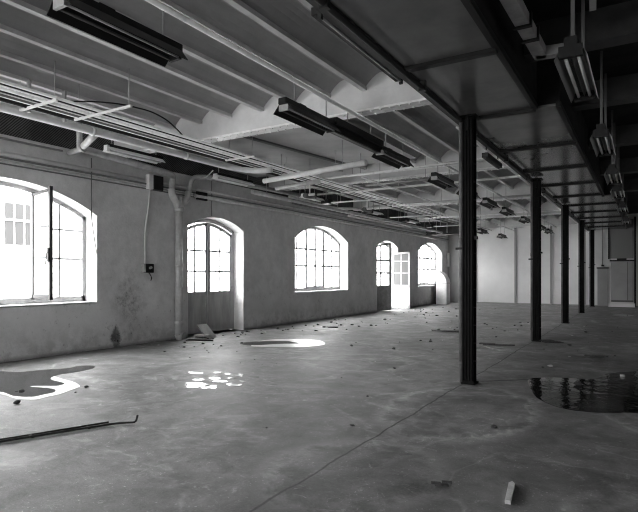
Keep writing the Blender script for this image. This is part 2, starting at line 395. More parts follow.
# ------------------------------------------------------------------ flat glossy ceiling over the column side
ZC = 3.75
f = MB()
f.box(-2.19, -1.23, YN, 7.62, ZC, ZC+.04); f.box(-2.19, -.95, 7.62, 17.0, ZC, ZC+.04); f.box(-2.19, -.66, 17.0, YB, ZC, ZC+.04)
struct(f.build('ceiling_lowered', panelm), 'lowered glossy boarded ceiling along the column row')
bt = MB()
for i, y in enumerate([-1.0, 1.1, 3.25, 5.4, 7.6, 9.85, 12.05, 14.25, 16.5, 18.7, 20.9, 23.1, 25.3, 27.5]):
    x1 = -1.23 if y < 7.62 else (-.95 if y < 17 else -.66)
    bt.box(-2.19, x1, y-.045, y+.045, ZC-.04, ZC)
bt.box(-1.26, -1.2, YN, 7.6, ZC-.02, ZC+.05).box(-.98, -.92, 7.6, 17, ZC-.02, ZC+.05).box(-.69, -.63, 17, YB, ZC-.02, ZC+.05)
struct(bt.build('trim_5', battenm), 'dark battens across the lowered ceiling')
# fascia girder on the columns
fg = tag(MB().box(-2.30, -2.24, YN, YB, ZC-.015, 4.44).box(-2.32, -2.2, YN, YB, ZC-.03, ZC-.01).build('long_girder', blackpaint),
    'dark steel girder running the length of the room on the columns', 'girder')
# sooty upper ceiling and its beams beyond the lowered boards
struct(MB().box(-2.2, XR, YN, YB, 4.45, 4.62).build('ceiling_sooty', soot), 'sooty dark ceiling beyond the lowered boards')
f = MB().box(-1.235, -1.215, YN, 7.62, ZC+.03, 4.45).box(-1.235, -.94, 7.61, 7.63, ZC+.03, 4.45).box(-.955, -.935, 7.62, 17, ZC+.03, 4.45)
f.box(-.955, -.65, 16.99, 17.01, ZC+.03, 4.45).box(-.665, -.645, 17, YB, ZC+.03, 4.45)
struct(f.build('trim_6', soot), 'sooty upstand beside the lowered ceiling')
for y, lab in ((6.6, 'dark timber beam passing over the first double lamp'), (9.0, 'dark timber beam beyond the second double lamp'), (12.0, 'dark timber beam over the fourth double lamp'),
               (15.4, 'dark timber beam midway down the sooty ceiling'), (18.8, 'dark timber beam in the far part of the sooty ceiling')):
    tag(MB().box(-1.2 if y < 7.6 else (-.93 if y < 17 else -.64), XR, y, y+.28, 4.1, 4.45).build('timber_beam', mat('sooty_timber', .05, .6, v2=.03, scale=5)), lab, 'beam', 'sooty ceiling beams')

# ------------------------------------------------------------------ columns
def make_column():
    r = bpy.data.objects.new('steel_column', None); COL.objects.link(r)
    s_ = MB()
    # stanchion shaft: two flanges, web and fluting ribs
    s_.box(-.075, .075, -.085, -.065, .02, ZC-.04).box(-.075, .075, .065, .085, .02, ZC-.04).box(-.012, .012, -.07, .07, .02, ZC-.04)
    for x in (-.06, -.02, .02, .06): s_.tube([(x, -.088, .05), (x, -.088, ZC-.1)], .011, 8)
    for z in [.3+.25*i for i in range(13)]: s_.box(-.073, .073, -.067, .067, z, z+.012)
    s_.build('shaft', blackm, r)
    MB().box(-.09, .1, -.11, .11, 0, .02, .004).build('base_plate', blackm, r)
    MB().box(-.12, .12, -.13, .13, ZC-.065, ZC-.04).box(-.02, .02, -.12, .12, ZC-.25, ZC-.06).build('head_plate', blackm, r)
    p = MB().tube([(-.105, -.04, .0), (-.105, -.04, ZC-.08)], .031, 12)
    p.tube([(-.105, -.04, .25), (-.105, -.04, .30)], .036, 12).tube([(-.105, -.04, 1.95), (-.105, -.04, 2.02)], .036, 12)
    p.build('drain_pipe', mat('column_pipe_paint', .16, .6, v2=.08, scale=5), r)['label'] = 'grey pipe strapped to the column'
    MB().box(-.17, -.06, -.09, .0, 1.86, 1.89).box(.07, .12, -.05, 0, 2.0, 2.04).build('clamp', blackpaint, r)
    return r
c0 = make_column()
labs = ['tall dark steel column with grey pipe, standing where the floor seams cross', 'second dark steel column in the row, scattered litter at its foot',
        'third dark steel column in the row, over clean floor', 'fourth dark steel column in the row, one bay before the end', 'last dark steel column, standing against the far boards']
for i in range(5):
    o = c0 if i == 0 else copy_tree(c0)
    o.location = (-2.06, [7.4, 12.95, 18.3, 23.6, 28.75][i], 0); tag(o, labs[i], 'column', 'row of steel columns')

# ------------------------------------------------------------------ windows and doors in the arched openings
def frame_ring(c, w, sill, sp_, cr, t, x0, x1, m, bottom=.1):
    """arched frame of thickness t following the opening"""
    N = 20
    for i in range(N):
        a = c-w/2+w*i/N; b = c-w/2+w*(i+1)/N
        za, zb = arch_z(a, c, w, sp_, cr), arch_z(b, c, w, sp_, cr)
        m.prism([(x0, a, za-t), (x0, b, zb-t), (x0, b, zb), (x0, a, za)], (x1-x0, 0, 0))
    m.box(x0, x1, c-w/2, c-w/2+t, sill, sp_).box(x0, x1, c+w/2-t, c+w/2, sill, sp_)
    if bottom: m.box(x0, x1, c-w/2, c+w/2, sill, sill+bottom)
def panes(y0, y1, z0, c, w, sp_, cr, drop, x):
    N = 8; m = MB(); lo = [(x, y0+(y1-y0)*i/N, z0) for i in range(N+1)]
    hi = [(x, p[1], arch_z(p[1], c, w, sp_, cr)-drop) for p in lo]
    for i in range(N): m.poly([lo[i], lo[i+1], hi[i+1], hi[i]])
    bmesh.ops.remove_doubles(m.bm, verts=m.bm.verts, dist=1e-5)
    return m
def window(n, idx, label, open_leaf=False, mo=0, bw=.02):
    c, w, sill, sp_, cr = OPEN[idx]
    w -= .03; cr -= .015; sp_ -= .015
    m = MB(); frame_ring(c, w, sill+.015, sp_, cr, .075, XF-.06, XF, m, .12)
    cm = c+mo
    for y in (cm-.6, cm+.6):
        m.box(XF-.06, XF, y-.03, y+.03, sill+.1, arch_z(y, c, w, sp_, cr)-.05)
    fr = struct(m.build('window_%d' % n, framem), label)
    at = lambda y: arch_z(y, c, w, sp_, cr)-.07
    def bars(m, y0, y1, ys):
        for y in ys: m.box(XF-.035, XF-.012, y-bw, y+bw, sill+.13, at(y))
        for z in (1.83, 2.4):
            m.box(XF-.035, XF-.012, y0, y1, z-bw*.8, z+bw*.8)
    for (y0, y1) in ((c-w/2+.07, cm-.63), (cm+.63, c+w/2-.07)):
        mm = MB(); bars(mm, y0, y1, [(y0+y1)/2]); mm.build('glazing_bars', framem, fr)
        panes(y0, y1, sill+.13, c, w, sp_, cr, .07, XF-.03).build('glass', glassm, fr)
    for k, (y0, y1) in enumerate(((cm-.57, cm-.005), (cm+.005, cm+.57))):
        if open_leaf and k == 1: continue
        mm = MB(); bars(mm, y0+.03, y1-.03, [])
        for y in (y0, y1-.045): mm.box(XF-.045, XF-.005, y, y+.045, sill+.13, at(y+.02))
        mm.box(XF-.045, XF-.005, y0, y1, sill+.13, sill+.19)
        ls = mm.build('casement', framem, fr)
        panes(y0+.03, y1-.03, sill+.15, c, w, sp_, cr, .09, XF-.03).build('glass', glassm, ls)
    if open_leaf:   # the second casement stands open square into the room
        y = cm+.575; X0, X1 = XF+.0, XF+.60
        zt = lambda x: at(cm+.57-(x-X0)*.9)-.02
        mm = MB()
        mm.prism([(X0, y-.02, sill+.13), (X0+.045, y-.02, sill+.13), (X0+.045, y-.02, zt(X0+.045)), (X0, y-.02, zt(X0))], (0, .04, 0))
        mm.prism([(X1-.05, y-.03, sill+.11), (X1, y-.03, sill+.11), (X1, y-.03, zt(X1)+.03), (X1-.05, y-.03, zt(X1-.05)+.02)], (0, .06, 0))
        mm.prism([(X0, y-.02, sill+.13), (X1, y-.02, sill+.13), (X1, y-.02, sill+.2), (X0, y-.02, sill+.2)], (0, .04, 0))
        mm.prism([(X0, y-.02, zt(X0)-.05), (X1, y-.02, zt(X1)-.05), (X1, y-.02, zt(X1)), (X0, y-.02, zt(X0))], (0, .04, 0))
        for z in (1.83, 2.4): mm.box(X0, X1, y-.012, y+.012, z-.012, z+.012)
        lf = mm.build('casement', mat('dark_weathered_stile', .05, .7), fr); lf['label'] = 'casement standing open into the room'
        MB().poly([(X0+.03, y, sill+.18), (X1-.03, y, sill+.18), (X1-.03, y, zt(X1)-.03), (X0+.03, y, zt(X0)-.03)]).build('glass', mat('milky_pane', .85, .4), lf)
        h = MB().tube([(X1-.02, y-.04, 1.95), (X1-.0, y-.09, 1.9), (X1-.02, y-.1, 1.7)], .009, 6).box(X1-.05, X1, y-.06, y-.03, 1.75, 2.0)
        h.build('espagnolette_handle', blackpaint, lf)
    s_ = MB().box(XF-.02, XW+.03, c-w/2+.01, c+w/2-.01, sill+.012, sill+.03, .004); s_.build('sill', whiteframe, fr)
    return fr
W1, D1, W2, D2, W3 = 2, 3, 4, 5, 6
window(1, W1, 'wide arched window with one casement standing open', True, .1)
window(2, W2, 'wide arched window between the two doorways', False, .025, .034)
window(3, W3, 'arched window in the far corner behind the curved duct', False, 0, .05)
window(4, 1, 'wide arched window beside the viewpoint')

def door_leaf(name, width, ztop0, ztop1, parent, m_, mg=glassm, board=True, zp=1.08, bw=.022):
    """leaf in local coords: x thickness, y 0..width (hinge at 0); top slopes from ztop0 to ztop1"""
    zt = lambda y: ztop0+(ztop1-ztop0)*math.sin(min(y/width, 1)*math.pi/2)
    m = MB(); T = .02
    N = 6
    for (a, b) in ((0, .085), (width-.085, width)):
        m.prism([(-T, a, .02), (-T, b, .02), (-T, b, zt(b)), (-T, a, zt(a))], (2*T, 0, 0))
    for i in range(N):
        a, b = width*i/N, width*(i+1)/N
        m.prism([(-T, a, zt(a)-.08), (-T, b, zt(b)-.08), (-T, b, zt(b)), (-T, a, zt(a))], (2*T, 0, 0))
    m.box(-T, T, 0, width, zp-.1, zp).box(-T, T, 0, width, .02, .18)
    m.box(-T*.6, T*.6, width/2-bw, width/2+bw, zp, zt(width/2)-.05)
    for z in (zp+.53, zp+1.06): m.box(-T*.6, T*.6, .05, width-.05, z-bw, z+bw)
    lf = m.build(name, m_, parent)
    g = MB()
    for i in range(N):
        a, b = .06+(width-.12)*i/N, .06+(width-.12)*(i+1)/N
        g.poly([(0, a, zp-.02), (0, b, zp-.02), (0, b, zt(b)-.06), (0, a, zt(a)-.06)])
    bmesh.ops.remove_doubles(g.bm, verts=g.bm.verts, dist=1e-5)
    g.build('glass', mg, lf)
    p = MB().box(-.01, .01, .06, width-.06, .16, zp-.08)
    k = int((width-.12)/.14)
    for i in range(1, k): yy = .06+(width-.12)*i/k; p.box(.008, .016, yy-.006, yy+.006, .18, zp-.1)
    p.build('board_panel', m_, lf)
    return lf
def door_frame(n, idx, label):
    c, w, sill, sp_, cr = OPEN[idx]; w -= .03; cr -= .012; sp_ -= .012
    m = MB(); frame_ring(c, w, 0, sp_, cr, .1, XF-.06, XF+.02, m, 0)
    return struct(m.build('door_%d' % n, doorm), label)
dg1 = door_frame(1, D1, 'closed arched double door with glazed upper half')
c, w = OPEN[D1][:2]; hw = w/2-.115
a = door_leaf('door_leaf', hw, 2.62, 2.88, dg1, doorm); a.location = (XF, c-hw-.004, 0)
b = door_leaf('door_leaf', hw, 2.62, 2.88, dg1, doorm); b.location = (XF, c+hw+.004, 0); b.rotation_euler.z = math.pi
MB().box(XF+.02, XF+.04, c-.03, c+.03, .05, 2.85).build('astragal', doorm, dg1)
MB().box(XF+.01, XF+.05, c+hw-.09, c+hw+.02, 1.15, 1.2).box(XF+.01, XF+.05, c+hw-.09, c+hw+.02, 2.3, 2.34).build('hinge', greym, dg1)
dg2 = door_frame(2, D2, 'open arched double door letting daylight in')
c, w = OPEN[D2][:2]; hw = w/2-.085
a = door_leaf('door_leaf', hw, 2.66, 2.9, dg2, mat('door_leaf_grey', .3, .6, v2=.2, scale=6), bw=.04); a.location = (XF+.03, c-hw-.004, 0); a.rotation_euler.z = -.52; a['label'] = 'half-open grey door leaf'
lf2 = door_leaf('door_leaf', .8, 2.5, 2.56, dg2, mat('pale_leaf_paint', .5, .6, v2=.36, scale=9), mat('dusty_pane', .12, .3)); lf2['label'] = 'white door leaf standing open square to the wall'
lf2.location = (XW-.24, c+w/2-.07, 0); lf2.rotation_euler.z = -1.42
dg3 = door_frame(4, 0, 'arched doorway behind the viewpoint')

# sky portals just outside each opening (they only guide the daylight, they emit nothing)
for (c, w, sill, sp_, cr) in OPEN:
    L = bpy.data.lights.new('daylight_portal', 'AREA'); L.shape = 'RECTANGLE'; L.size = cr-sill; L.size_y = w; L.cycles.is_portal = True
    o = bpy.data.objects.new('daylight_portal', L); COL.objects.link(o); o.location = (XO-.02, c, (cr+sill)/2); o.rotation_euler = (0, -math.pi/2, 0)

# ------------------------------------------------------------------ outside the windows
struct(MB().box(-60, XO-.01, -30, 60, -.5, -.2).build('ground', outground), 'pale paved yard outside the windows')
ob = empty('neighbouring_building', (-16, 9.6, -.2), 'pale building with louvred shutter seen through the open window', 'building')
MB().box(-.4, 0, -2.5, 3.0, 0, 4.6).build('wall', outwall, ob)
MB().box(-.01, .02, -2.4, 2.9, 0, 2.4).build('tiled_base', brickm, ob)
lv = MB()
for i in range(4): lv.box(.0, .05, -1.0+.3*i-.11, -1.0+.3*i+.11, 2.62, 3.85)
lv.build('shutter', louvm, ob)
MB().box(.03, .08, -1.25, .05, 3.32, 3.38).build('shutter_bar', outwall, ob)

# ------------------------------------------------------------------ fluorescent lamps over the floor
def make_lamp(L=1.25, rods=True, zt=3.97, z=3.56):
    r = bpy.data.objects.new('fluorescent_lamp', None); COL.objects.link(r)
    b = MB().box(-.06, .06, 0, L, .05, .13, .006); b.box(-.02, .02, L*.3, L*.42, .13, .16)
    b.build('gear_tray', blackpaint, r)
    # reflector: thin folded sheet open below
    T = .006; m = MB()
    pro = [(-.15, -.045), (-.06, .05), (.06, .05), (.15, -.045)]
    for (a, c_) in zip(pro, pro[1:]):
        m.prism([(a[0], .03, a[1]), (c_[0], .03, c_[1]), (c_[0], .03, c_[1]+T), (a[0], .03, a[1]+T)], (0, L-.06, 0))
    rf = m.build('reflector', reflm, r)
    MB().prism([(-.156, .03, -.046), (-.15, .03, -.05), (-.058, .03, .052), (-.058, .03, .062), (-.07, .03, .056)], (0, L-.06, 0)).prism([(.156, .03, -.046), (.15, .03, -.05), (.058, .03, .046), (.058, .03, .062), (.07, .03, .062)], (0, L-.06, 0)).build('reflector_back', blackpaint, rf)
    for x in (-.055, .055):
        MB().tube([(x, .06, -.005), (x, L-.06, -.005)], .013, 10).build('tube', tubem if x > 0 else reflm, r)
    for y in (.03, L-.06): MB().box(-.07, .07, y, y+.03, -.025, .05).build('tube_holder', greym if y < .1 else blackpaint, r)
    if rods:
        for y in (.22*L, .85*L): MB().tube([(0, y, .13), (0, y, zt-z)], .008, 6).build('hanger_rod', greym, r)
    return r
rowY = [2.37, 5.32, 8.12, 10.85, 12.9, 15.1, 17.5, 20.6, 24.6, 26.6]
rowL = ['dark fluorescent lamp hanging closest overhead, by itself', 'dark fluorescent lamp before the long black trunking', 'dark fluorescent lamp at the far end of the black trunking',
        'small-looking fluorescent lamp just before the first column', 'fluorescent lamp seen just past the first column', 'fluorescent lamp midway between first and second columns',
        'fluorescent lamp seen beside the second column', 'fluorescent lamp seen past the second column', 'second to last lamp hanging before the far wall', 'last lamp of the long row, before the far wall']
rowL[0] = 'dark fluorescent lamp hanging alone overhead, largest of the lamps'
l0 = make_lamp()
for i, y in enumerate(rowY):
    o = l0 if i == 0 else copy_tree(l0)
    o.location = (-3.78, y, 3.56); tag(o, rowL[i], 'lamp', 'fluorescent lamps hanging in a row')
tr_ = tag(MB().box(-.05, .05, 0, 1.58, 0, .16, .01).box(-.1, .1, 0, 1.58, .1, .2).build('cable_trunking', blackpaint), 'long black trunking box between two hanging lamps', 'trunking'); tr_.location = (-3.78, 6.52, 3.54)
[MB().tube([(0, yy, .2), (0, yy, .42)], .008, 6).build('hanger_rod', greym, tr_) for yy in (.5, 1.3)]
tag(MB().tube([(-3.755, .5, 3.965), (-3.755, YB-.02, 3.965)], .03, 8).build('lamp_conduit', flangem), 'pale conduit above the row of hanging lamps', 'conduit')
# slot lamp by the long girder
sl = empty('slot_lamp', (-2.40, 3.9, 3.76), 'slim dark strip lamp fixed along the long girder', 'lamp')
MB().box(-.06, .06, 0, 1.85, 0, .07).build('housing', blackpaint, sl)
MB().tube([(.02, .03, -.02), (.02, 1.8, -.02)], .013, 8).build('tube', tubem, sl)
MB().box(.0, .04, 0, .03, -.05, 0).box(.0, .04, 1.8, 1.83, -.05, 0).build('tube_holder', blackpaint, sl)
# pipe with clips under the long girder
pp = tag(MB().tube([(-2.16, 3.0, 3.66), (-2.16, YB-.1, 3.66)], .028, 8).build('girder_pipe', blackpaint), 'black pipe clipped under the long girder', 'pipe')
for k in range(12): MB().box(-2.2, -2.12, 3.6+2.2*k, 3.65+2.2*k, 3.62, 3.74).build('clip', blackpaint, pp)
pp2 = tag(MB().tube([(-2.27, 7.5, 3.62), (-2.27, YB-.1, 3.62)], .014, 8).build('girder_pipe', flangem), 'thin pale pipe beside the black pipe under the girder', 'pipe')
for i, (y, lab) in enumerate(((9.2, 'small black strip lamp hooked under the girder past the first column'), (14.6, 'small black strip lamp hooked under the girder past the second column'))):
    e = empty('girder_strip_lamp', (-2.3, y, 3.52), lab, 'lamp', 'strip lamps under the girder')
    MB().box(-.05, .05, 0, 1.1, 0, .08).build('housing', blackpaint, e)
    MB().tube([(0, .03, -.02), (0, 1.05, -.02)], .013, 8).build('tube', reflm, e)
    MB().box(-.01, .01, .1, .12, .08, .2).build('hook', blackpaint, e); MB().box(-.01, .01, .95, .97, .08, .2).build('hook', blackpaint, e)

# double lamps under the sooty ceiling
def make_double():
    r = bpy.data.objects.new('double_lamp', None); COL.objects.link(r)
    MB().box(-.05, .05, 0, 1.25, .05, .14).build('gear_tray', blackpaint, r)
    m = MB(); T = .005
    pro = [(-.125, -.04), (-.08, .05), (-.02, .05), (0, .0), (.02, .05), (.08, .05), (.125, -.04)]
    for (a, c_) in zip(pro, pro[1:]): m.prism([(a[0], 0, a[1]), (c_[0], 0, c_[1]), (c_[0], 0, c_[1]+T), (a[0], 0, a[1]+T)], (0, 1.25, 0))
    m.build('reflector', mat('pale_reflector', .22, .4), r)
    for x in (-.05, .05): MB().tube([(x, .05, .0), (x, 1.2, .0)], .015, 10).build('tube', whitem, r)
    MB().box(-.09, .09, -.02, .03, -.03, .06).build('tube_holder', blackpaint, r); MB().box(-.09, .09, 1.22, 1.27, -.03, .06).build('tube_holder', blackpaint, r)
    for y in (.15, 1.05): MB().box(-.015, .015, y, y+.03, .14, 1.13).build('hanger_strap', darkpipe, r)
    return r
d0 = make_double()
for i, (y, lab) in enumerate(((4.75, 'double fluorescent lamp with pale reflector, largest under the sooty ceiling'), (7.7, 'double fluorescent lamp second along under the sooty ceiling'),
     (10.6, 'double fluorescent lamp third along under the sooty ceiling'), (12.8, 'double fluorescent lamp fourth along under the sooty ceiling'),
     (16.0, 'double fluorescent lamp fifth along under the sooty ceiling'), (20.0, 'double fluorescent lamp last along, near the far wall'))):
    o = d0 if i == 0 else copy_tree(d0)
    o.location = (-.5 if i == 0 else -.46, y, 3.31); tag(o, lab, 'lamp', 'double lamps under the sooty ceiling')
du = tag(MB().bar((-1.03, 3.6, 3.95), (-.96, 6.3, 3.95), .13, .1).bar((-1.0, 6.25, 3.95), (-.72, 6.3, 3.95), .13, .1).build('air_duct', greym), 'bent grey duct crossing the sooty ceiling', 'duct')
[MB().bar((xx, yy, 3.95), (xx, yy+.05, 3.95), .17, .14).build('clamp', blackpaint, du) for xx, yy in ((-.985, 5.35), (-.975, 5.7))]
tag(MB().bar((-.30, 4.2, 4.15), (-.42, 5.9, 4.15), .06, .05).build('air_duct', pipem), 'narrow pale duct over the largest double lamp', 'duct')

# ------------------------------------------------------------------ pipes, rods and fittings along the window wall
rods = [(-6.85, 3.93, .022, flangem, 'pale thin pipe on the hanging rack, outermost from the wall'), (-6.98, 3.93, .02, flangem, 'pale thin pipe on the hanging rack, second from its outer edge'),
        (-7.11, 3.93, .026, flangem, 'white pipe in the middle of the hanging rack'), (-7.26, 3.93, .018, pipem, 'thin grey pipe on the hanging rack, fourth from its outer edge'),
        (-7.40, 3.93, .02, flangem, 'thin grey pipe on the hanging rack beside the fat main')]
rods += [(-6.915, 3.92, .012, blackpaint, 'thin black tube added as the dark gap between the outer pipes of the rack'), (-7.185, 3.92, .016, blackpaint, 'thicker black tube added as the dark gap beside the white middle pipe of the rack'), (-7.33, 3.92, .02, darkpipe, 'dark tube added as a shaded gap on the hanging rack'), (-7.52, 3.92, .03, blackpaint, 'black tube added as the dark gap between the rack and the fat white main')]  # black tubes added to draw the shaded gaps between the pipes
for (x, z, r, m, lab) in rods:
    tag(MB().tube([(x, YN+.2, z), (x, YB-.2, z)], r, 8).build('service_pipe', m), lab, 'pipe', 'parallel pipes on the hanging rack')
tag(MB().tube([(-5.75, 11.4, 3.86), (-5.75, YB-.2, 3.86)], .025, 8).build('service_pipe', flangem), 'white pipe starting past the first girder, set apart from the rack', 'pipe')
fm = tag(MB().tube(bend([(-7.75, YN+.2, 3.88), (-7.75, 8.9, 3.88), (-7.4, 9.3, 3.82), (-6.95, 9.4, 3.82)], .25), .062, 14).build('main_pipe', whitem), 'fat white main pipe running beside the thin pipes', 'pipe')
for y in (1.6, 3.6, 5.5, 7.6):
    MB().tube([(-7.75, y, 3.88), (-7.75, y+.05, 3.88)], .075, 14).build('collar', whitem, fm)
    MB().box(-7.765, -7.735, y, y+.02, 3.93, ZR+.1).build('hanger_strap', pipem, fm)
# rungs and hanger rods of the rack
for i, (y, x0, x1, lab) in enumerate(((4.3, -7.8, -6.8, 'white cross bar of the pipe rack, first from the frame edge'), (5.0, -7.45, -6.15, 'white cross bar of the pipe rack, longest one'),
      (8.4, -7.4, -6.65, 'white cross bar of the pipe rack before the vault end'), (10.3, -7.3, -5.8, 'white cross bar of the pipe rack by the fat cross pipe'), (13.4, -7.4, -5.6, 'white cross bar of the pipe rack past the first bay'), (17.0, -7.4, -5.6, 'white cross bar of the pipe rack midway down the hall'), (21.0, -7.4, -5.6, 'white cross bar of the pipe rack opposite the open door'))):
    e = tag(MB().bar((x0, y, 3.893), (x1, y, 3.893), .035, .03).build('rack_bar', whitem), lab, 'bracket', 'cross bars of the pipe rack')
    for xx in (x0+.1, x1-.05): MB().tube([(xx, y, 3.9), (xx, y, ZR+.08)], .007, 6).build('hanger_rod', pipem, e)
for i, (y, lab) in enumerate(((4.35, 'grey flat hanger strap above the fat white pipe, paired with a wider one'), (4.9, 'wider grey flat hanger strap above the fat white pipe'))):
    tag(MB().box(-7.62, -7.55, y, y+.03, 3.86, ZR-.02).build('hanger_strap', greym), lab, 'hanger')
# wall pipes under the ledge
ZW = 3.60
tag(MB().tube([(-9.33, YN+.1, ZW), (-9.33, 7.93, ZW-.01)], .036, 10).build('wall_conduit', whitem), 'white wall conduit running above the big window into the junction box', 'conduit')
for (z, x, r, m, lab) in ((3.525, -9.36, .02, darkpipe, 'dark cable line just under the white wall conduit'), (3.47, -9.37, .018, greym, 'thin grey cable line second under the white wall conduit'), (3.42, -9.375, .014, darkpipe, 'dark cable line lowest under the white wall conduit')):
    tag(MB().tube([(x, YN+.1, z), (x, YB-.1, z)], r, 8).build('wall_cable', m), lab, 'cable', 'cable lines under the wall conduit')
tag(MB().tube([(-9.33, 8.33, ZW), (-9.33, 16, ZW+.03), (-9.33, YB-.1, ZW)], .035, 10).build('wall_conduit', pipem), 'pale wall conduit continuing from the junction box to the far corner', 'conduit')
tag(MB().tube([(-9.3, 9.45, 3.44), (-9.3, YB-.3, 3.44)], .045, 10).build('wall_pipe', pipem), 'pale pipe along the wall over the arched doors, lowest of the run', 'pipe')
tag(MB().tube([(-9.32, YN+.1, 3.84), (-9.32, 6.0, 3.84)], .02, 8).build('wall_pipe', greym), 'thin grey pipe just under the ledge above the big window', 'pipe')
# down pipe with its Y joint
DX, DY = -9.28, 8.9
dp = empty('down_pipe', (DX, DY, 0), 'thick grey down pipe between the big window and closed door', 'pipe')
MB().tube([(0, 0, .12), (0, 0, 3.05)], .085, 16).build('shaft', pipem, dp)
[MB().tube([(0, 0, a_), (0, 0, b_)], r_, 16).build('socket', pipem, dp) for a_, b_, r_ in ((3.0, 3.12, .11), (.35, .43, .105), (1.7, 1.77, .098))]
MB().tube([(0, 0, 3.08), (.02, -.10, 3.2), (.03, -.24, 3.36), (.03, -.26, 3.5)], [.1, .09, .085, .085], 14).tube([(0, 0, 3.08), (0, .12, 3.22), (0, .27, 3.36), (0, .3, 3.5)], [.1, .085, .075, .075], 14).tube([(.05, 0, 3.1), (.06, 0, 3.35)], [.07, .05], 12).build('branch_joint', pipem, dp)
MB().tube([(0, 0, .14), (.0, .02, .07), (.1, .06, .05)], [.11, .12, .13], 14).build('foot', greym, dp)
tag(MB().tube(bend([(-9.1, 6.2, 3.92), (-9.1, 8.5, 3.79), (-9.2, 8.64, 3.77), (-9.24, 8.64, 3.5)], .14), .07, 14).build('branch_pipe', greym), 'grey pipe sloping from the bracket down into the joint', 'pipe')
tag(MB().tube(bend([(-9.27, 9.2, 3.48), (-9.2, 9.25, 3.86), (-8.95, 9.6, 3.88), (-8.75, 15.5, 3.93)], .14), .06, 14).build('branch_pipe', greym), 'grey pipe rising from the joint over the closed door', 'pipe')
tag(MB().bar((-9.3, 9.5, 3.46), (-9.3, 9.85, 3.46), .05, .2).build('pipe_valve', blackpaint), 'black valve box on the wall pipe beside the joint', 'valve')
# bracket arm
ba = empty('pipe_bracket', (-8.5, 5.85, 3.78), 'pale diagonal pipe arm bracing the fat white pipe to the wall', 'bracket')
MB().tube([(0, 0, 0), (.7, -.22, .10)], .06, 12).build('arm', pipem, ba)
MB().tube([(0, -.05, -.02), (-.02, -.05, .5)], .05, 12).build('upright', greym, ba)
MB().tube([(-.85, .3, .06), (.05, .02, -.01)], .05, 12).tube([(-.03, -.01, 0), (.04, .0, 0)], .085, 12).build('wall_arm', greym, ba)
# junction box, switch, cable
jb = empty('junction_box', (-9.36, 8.1, 3.57), 'black and white junction box at the end of the white conduit', 'box')
MB().box(0, .12, .03, .30, -.16, .16, .008).build('lid', blackpaint, jb); MB().box(-.02, .1, -.10, .03, -.16, .16, .008).build('housing', whitem, jb)
sw_ = empty('wall_switch', (-9.39, 8.02, 1.66), 'black wall switch hanging below the junction box', 'switch')
MB().box(0, .09, -.08, .16, -.1, .1, .01).build('body', blackpaint, sw_); MB().box(0, .1, -.13, -.08, -.09, .09, .005).build('side_plate', greym, sw_)
MB().tube([(.04, .05, -.1), (.07, .08, -.16), (.04, .13, -.22), (.05, .1, -.27)], .012, 6).build('loose_wire', blackpaint, sw_)
MB().tube([(.06, .04, 0), (.14, .04, .02)], .03, 8).build('knob', greym, sw_)
tag(MB().tube(bend([(-9.37, 8.12, 3.42), (-9.37, 8.06, 2.9), (-9.375, 7.98, 2.5), (-9.375, 7.99, 1.76)], .2), .017, 8).build('switch_cable', whitem), 'white cable dropping from the junction box to the switch', 'cable')
tag(MB().tube([(-9.33, 6.62, 3.83), (-9.33, 6.62, 2.75), (-9.33, 6.63, 2.6), (-9.34, 6.70, 2.2), (-9.33, 6.74, 1.95), (-9.33, 6.68, 1.88)], .011, 6).build('hanging_cord', darkpipe), 'dark cord dangling over the corner of the big window', 'cord')
tag(MB().tube([(-9.32, 10.05, 3.9), (-9.32, 10.05, 3.0)], .009, 6).build('hanging_cord', darkpipe), 'thin dark cord hanging above the closed arched door', 'cord')
tag(MB().tube([(-7.75, 8.4, 3.72), (-8.5, 9.0, 3.75), (-9.0, 9.3, 3.8)], .012, 6).build('hanging_cord', greym), 'thin grey line strung from the fat pipe to the joint', 'cord')
# drooping black cable under the vault
cbp = bend([(-7.0, 4.5, 3.96), (-7.0, 5.0, 4.10), (-7.0, 5.5, 4.20), (-7.0, 6.1, 4.24), (-7.0, 6.45, 4.18), (-7.0, 6.72, 4.05), (-7.0, 6.85, 3.96)], .3)
tag(MB().tube(cbp, .012, 6).build('arching_cable', blackpaint), 'black cable arching up from the pipe rack under the vault', 'cable')
# strip lamps along the wall
def make_wall_lamp():
    r = bpy.data.objects.new('strip_lamp', None); COL.objects.link(r)
    MB().box(-.05, .05, 0, 1.3, .03, .10, .005).build('gear_tray', blackpaint, r)
    MB().prism([(-.12, .02, -.03), (-.05, .02, .03), (.05, .02, .03), (.12, .02, -.03), (.13, .02, -.03), (.05, .02, .045), (-.05, .02, .045), (-.13, .02, -.03)], (0, 1.26, 0)).build('reflector', whitem, r)
    MB().tube([(0, .03, -.01), (0, 1.27, -.01)], .018, 10).build('tube', tubem, r)
    MB().box(-.05, .05, -.01, .04, -.04, .07).build('tube_holder', whitem, r)
    [MB().tube([(0, yy, .1), (0, yy, .8)], .01, 6).build('hanger_rod', greym, r) for yy in (.12, 1.15)]
    return r
s0 = make_wall_lamp()
for i, (x, y, z, lab) in enumerate(((-8.25, 6.15, 3.78, 'white strip lamp beside the diagonal pipe arm'), (-8.2, 8.95, 3.72, 'white strip lamp above the closed arched door'), (-8.1, 12.4, 3.72, 'white strip lamp between closed door and middle window'),
      (-8.1, 16.3, 3.72, 'white strip lamp over the middle window'), (-8.1, 20.0, 3.72, 'white strip lamp over the open door'))):
    o = s0 if i == 0 else copy_tree(s0); o.location = (x, y, z); tag(o, lab, 'lamp', 'strip lamps along the window wall')
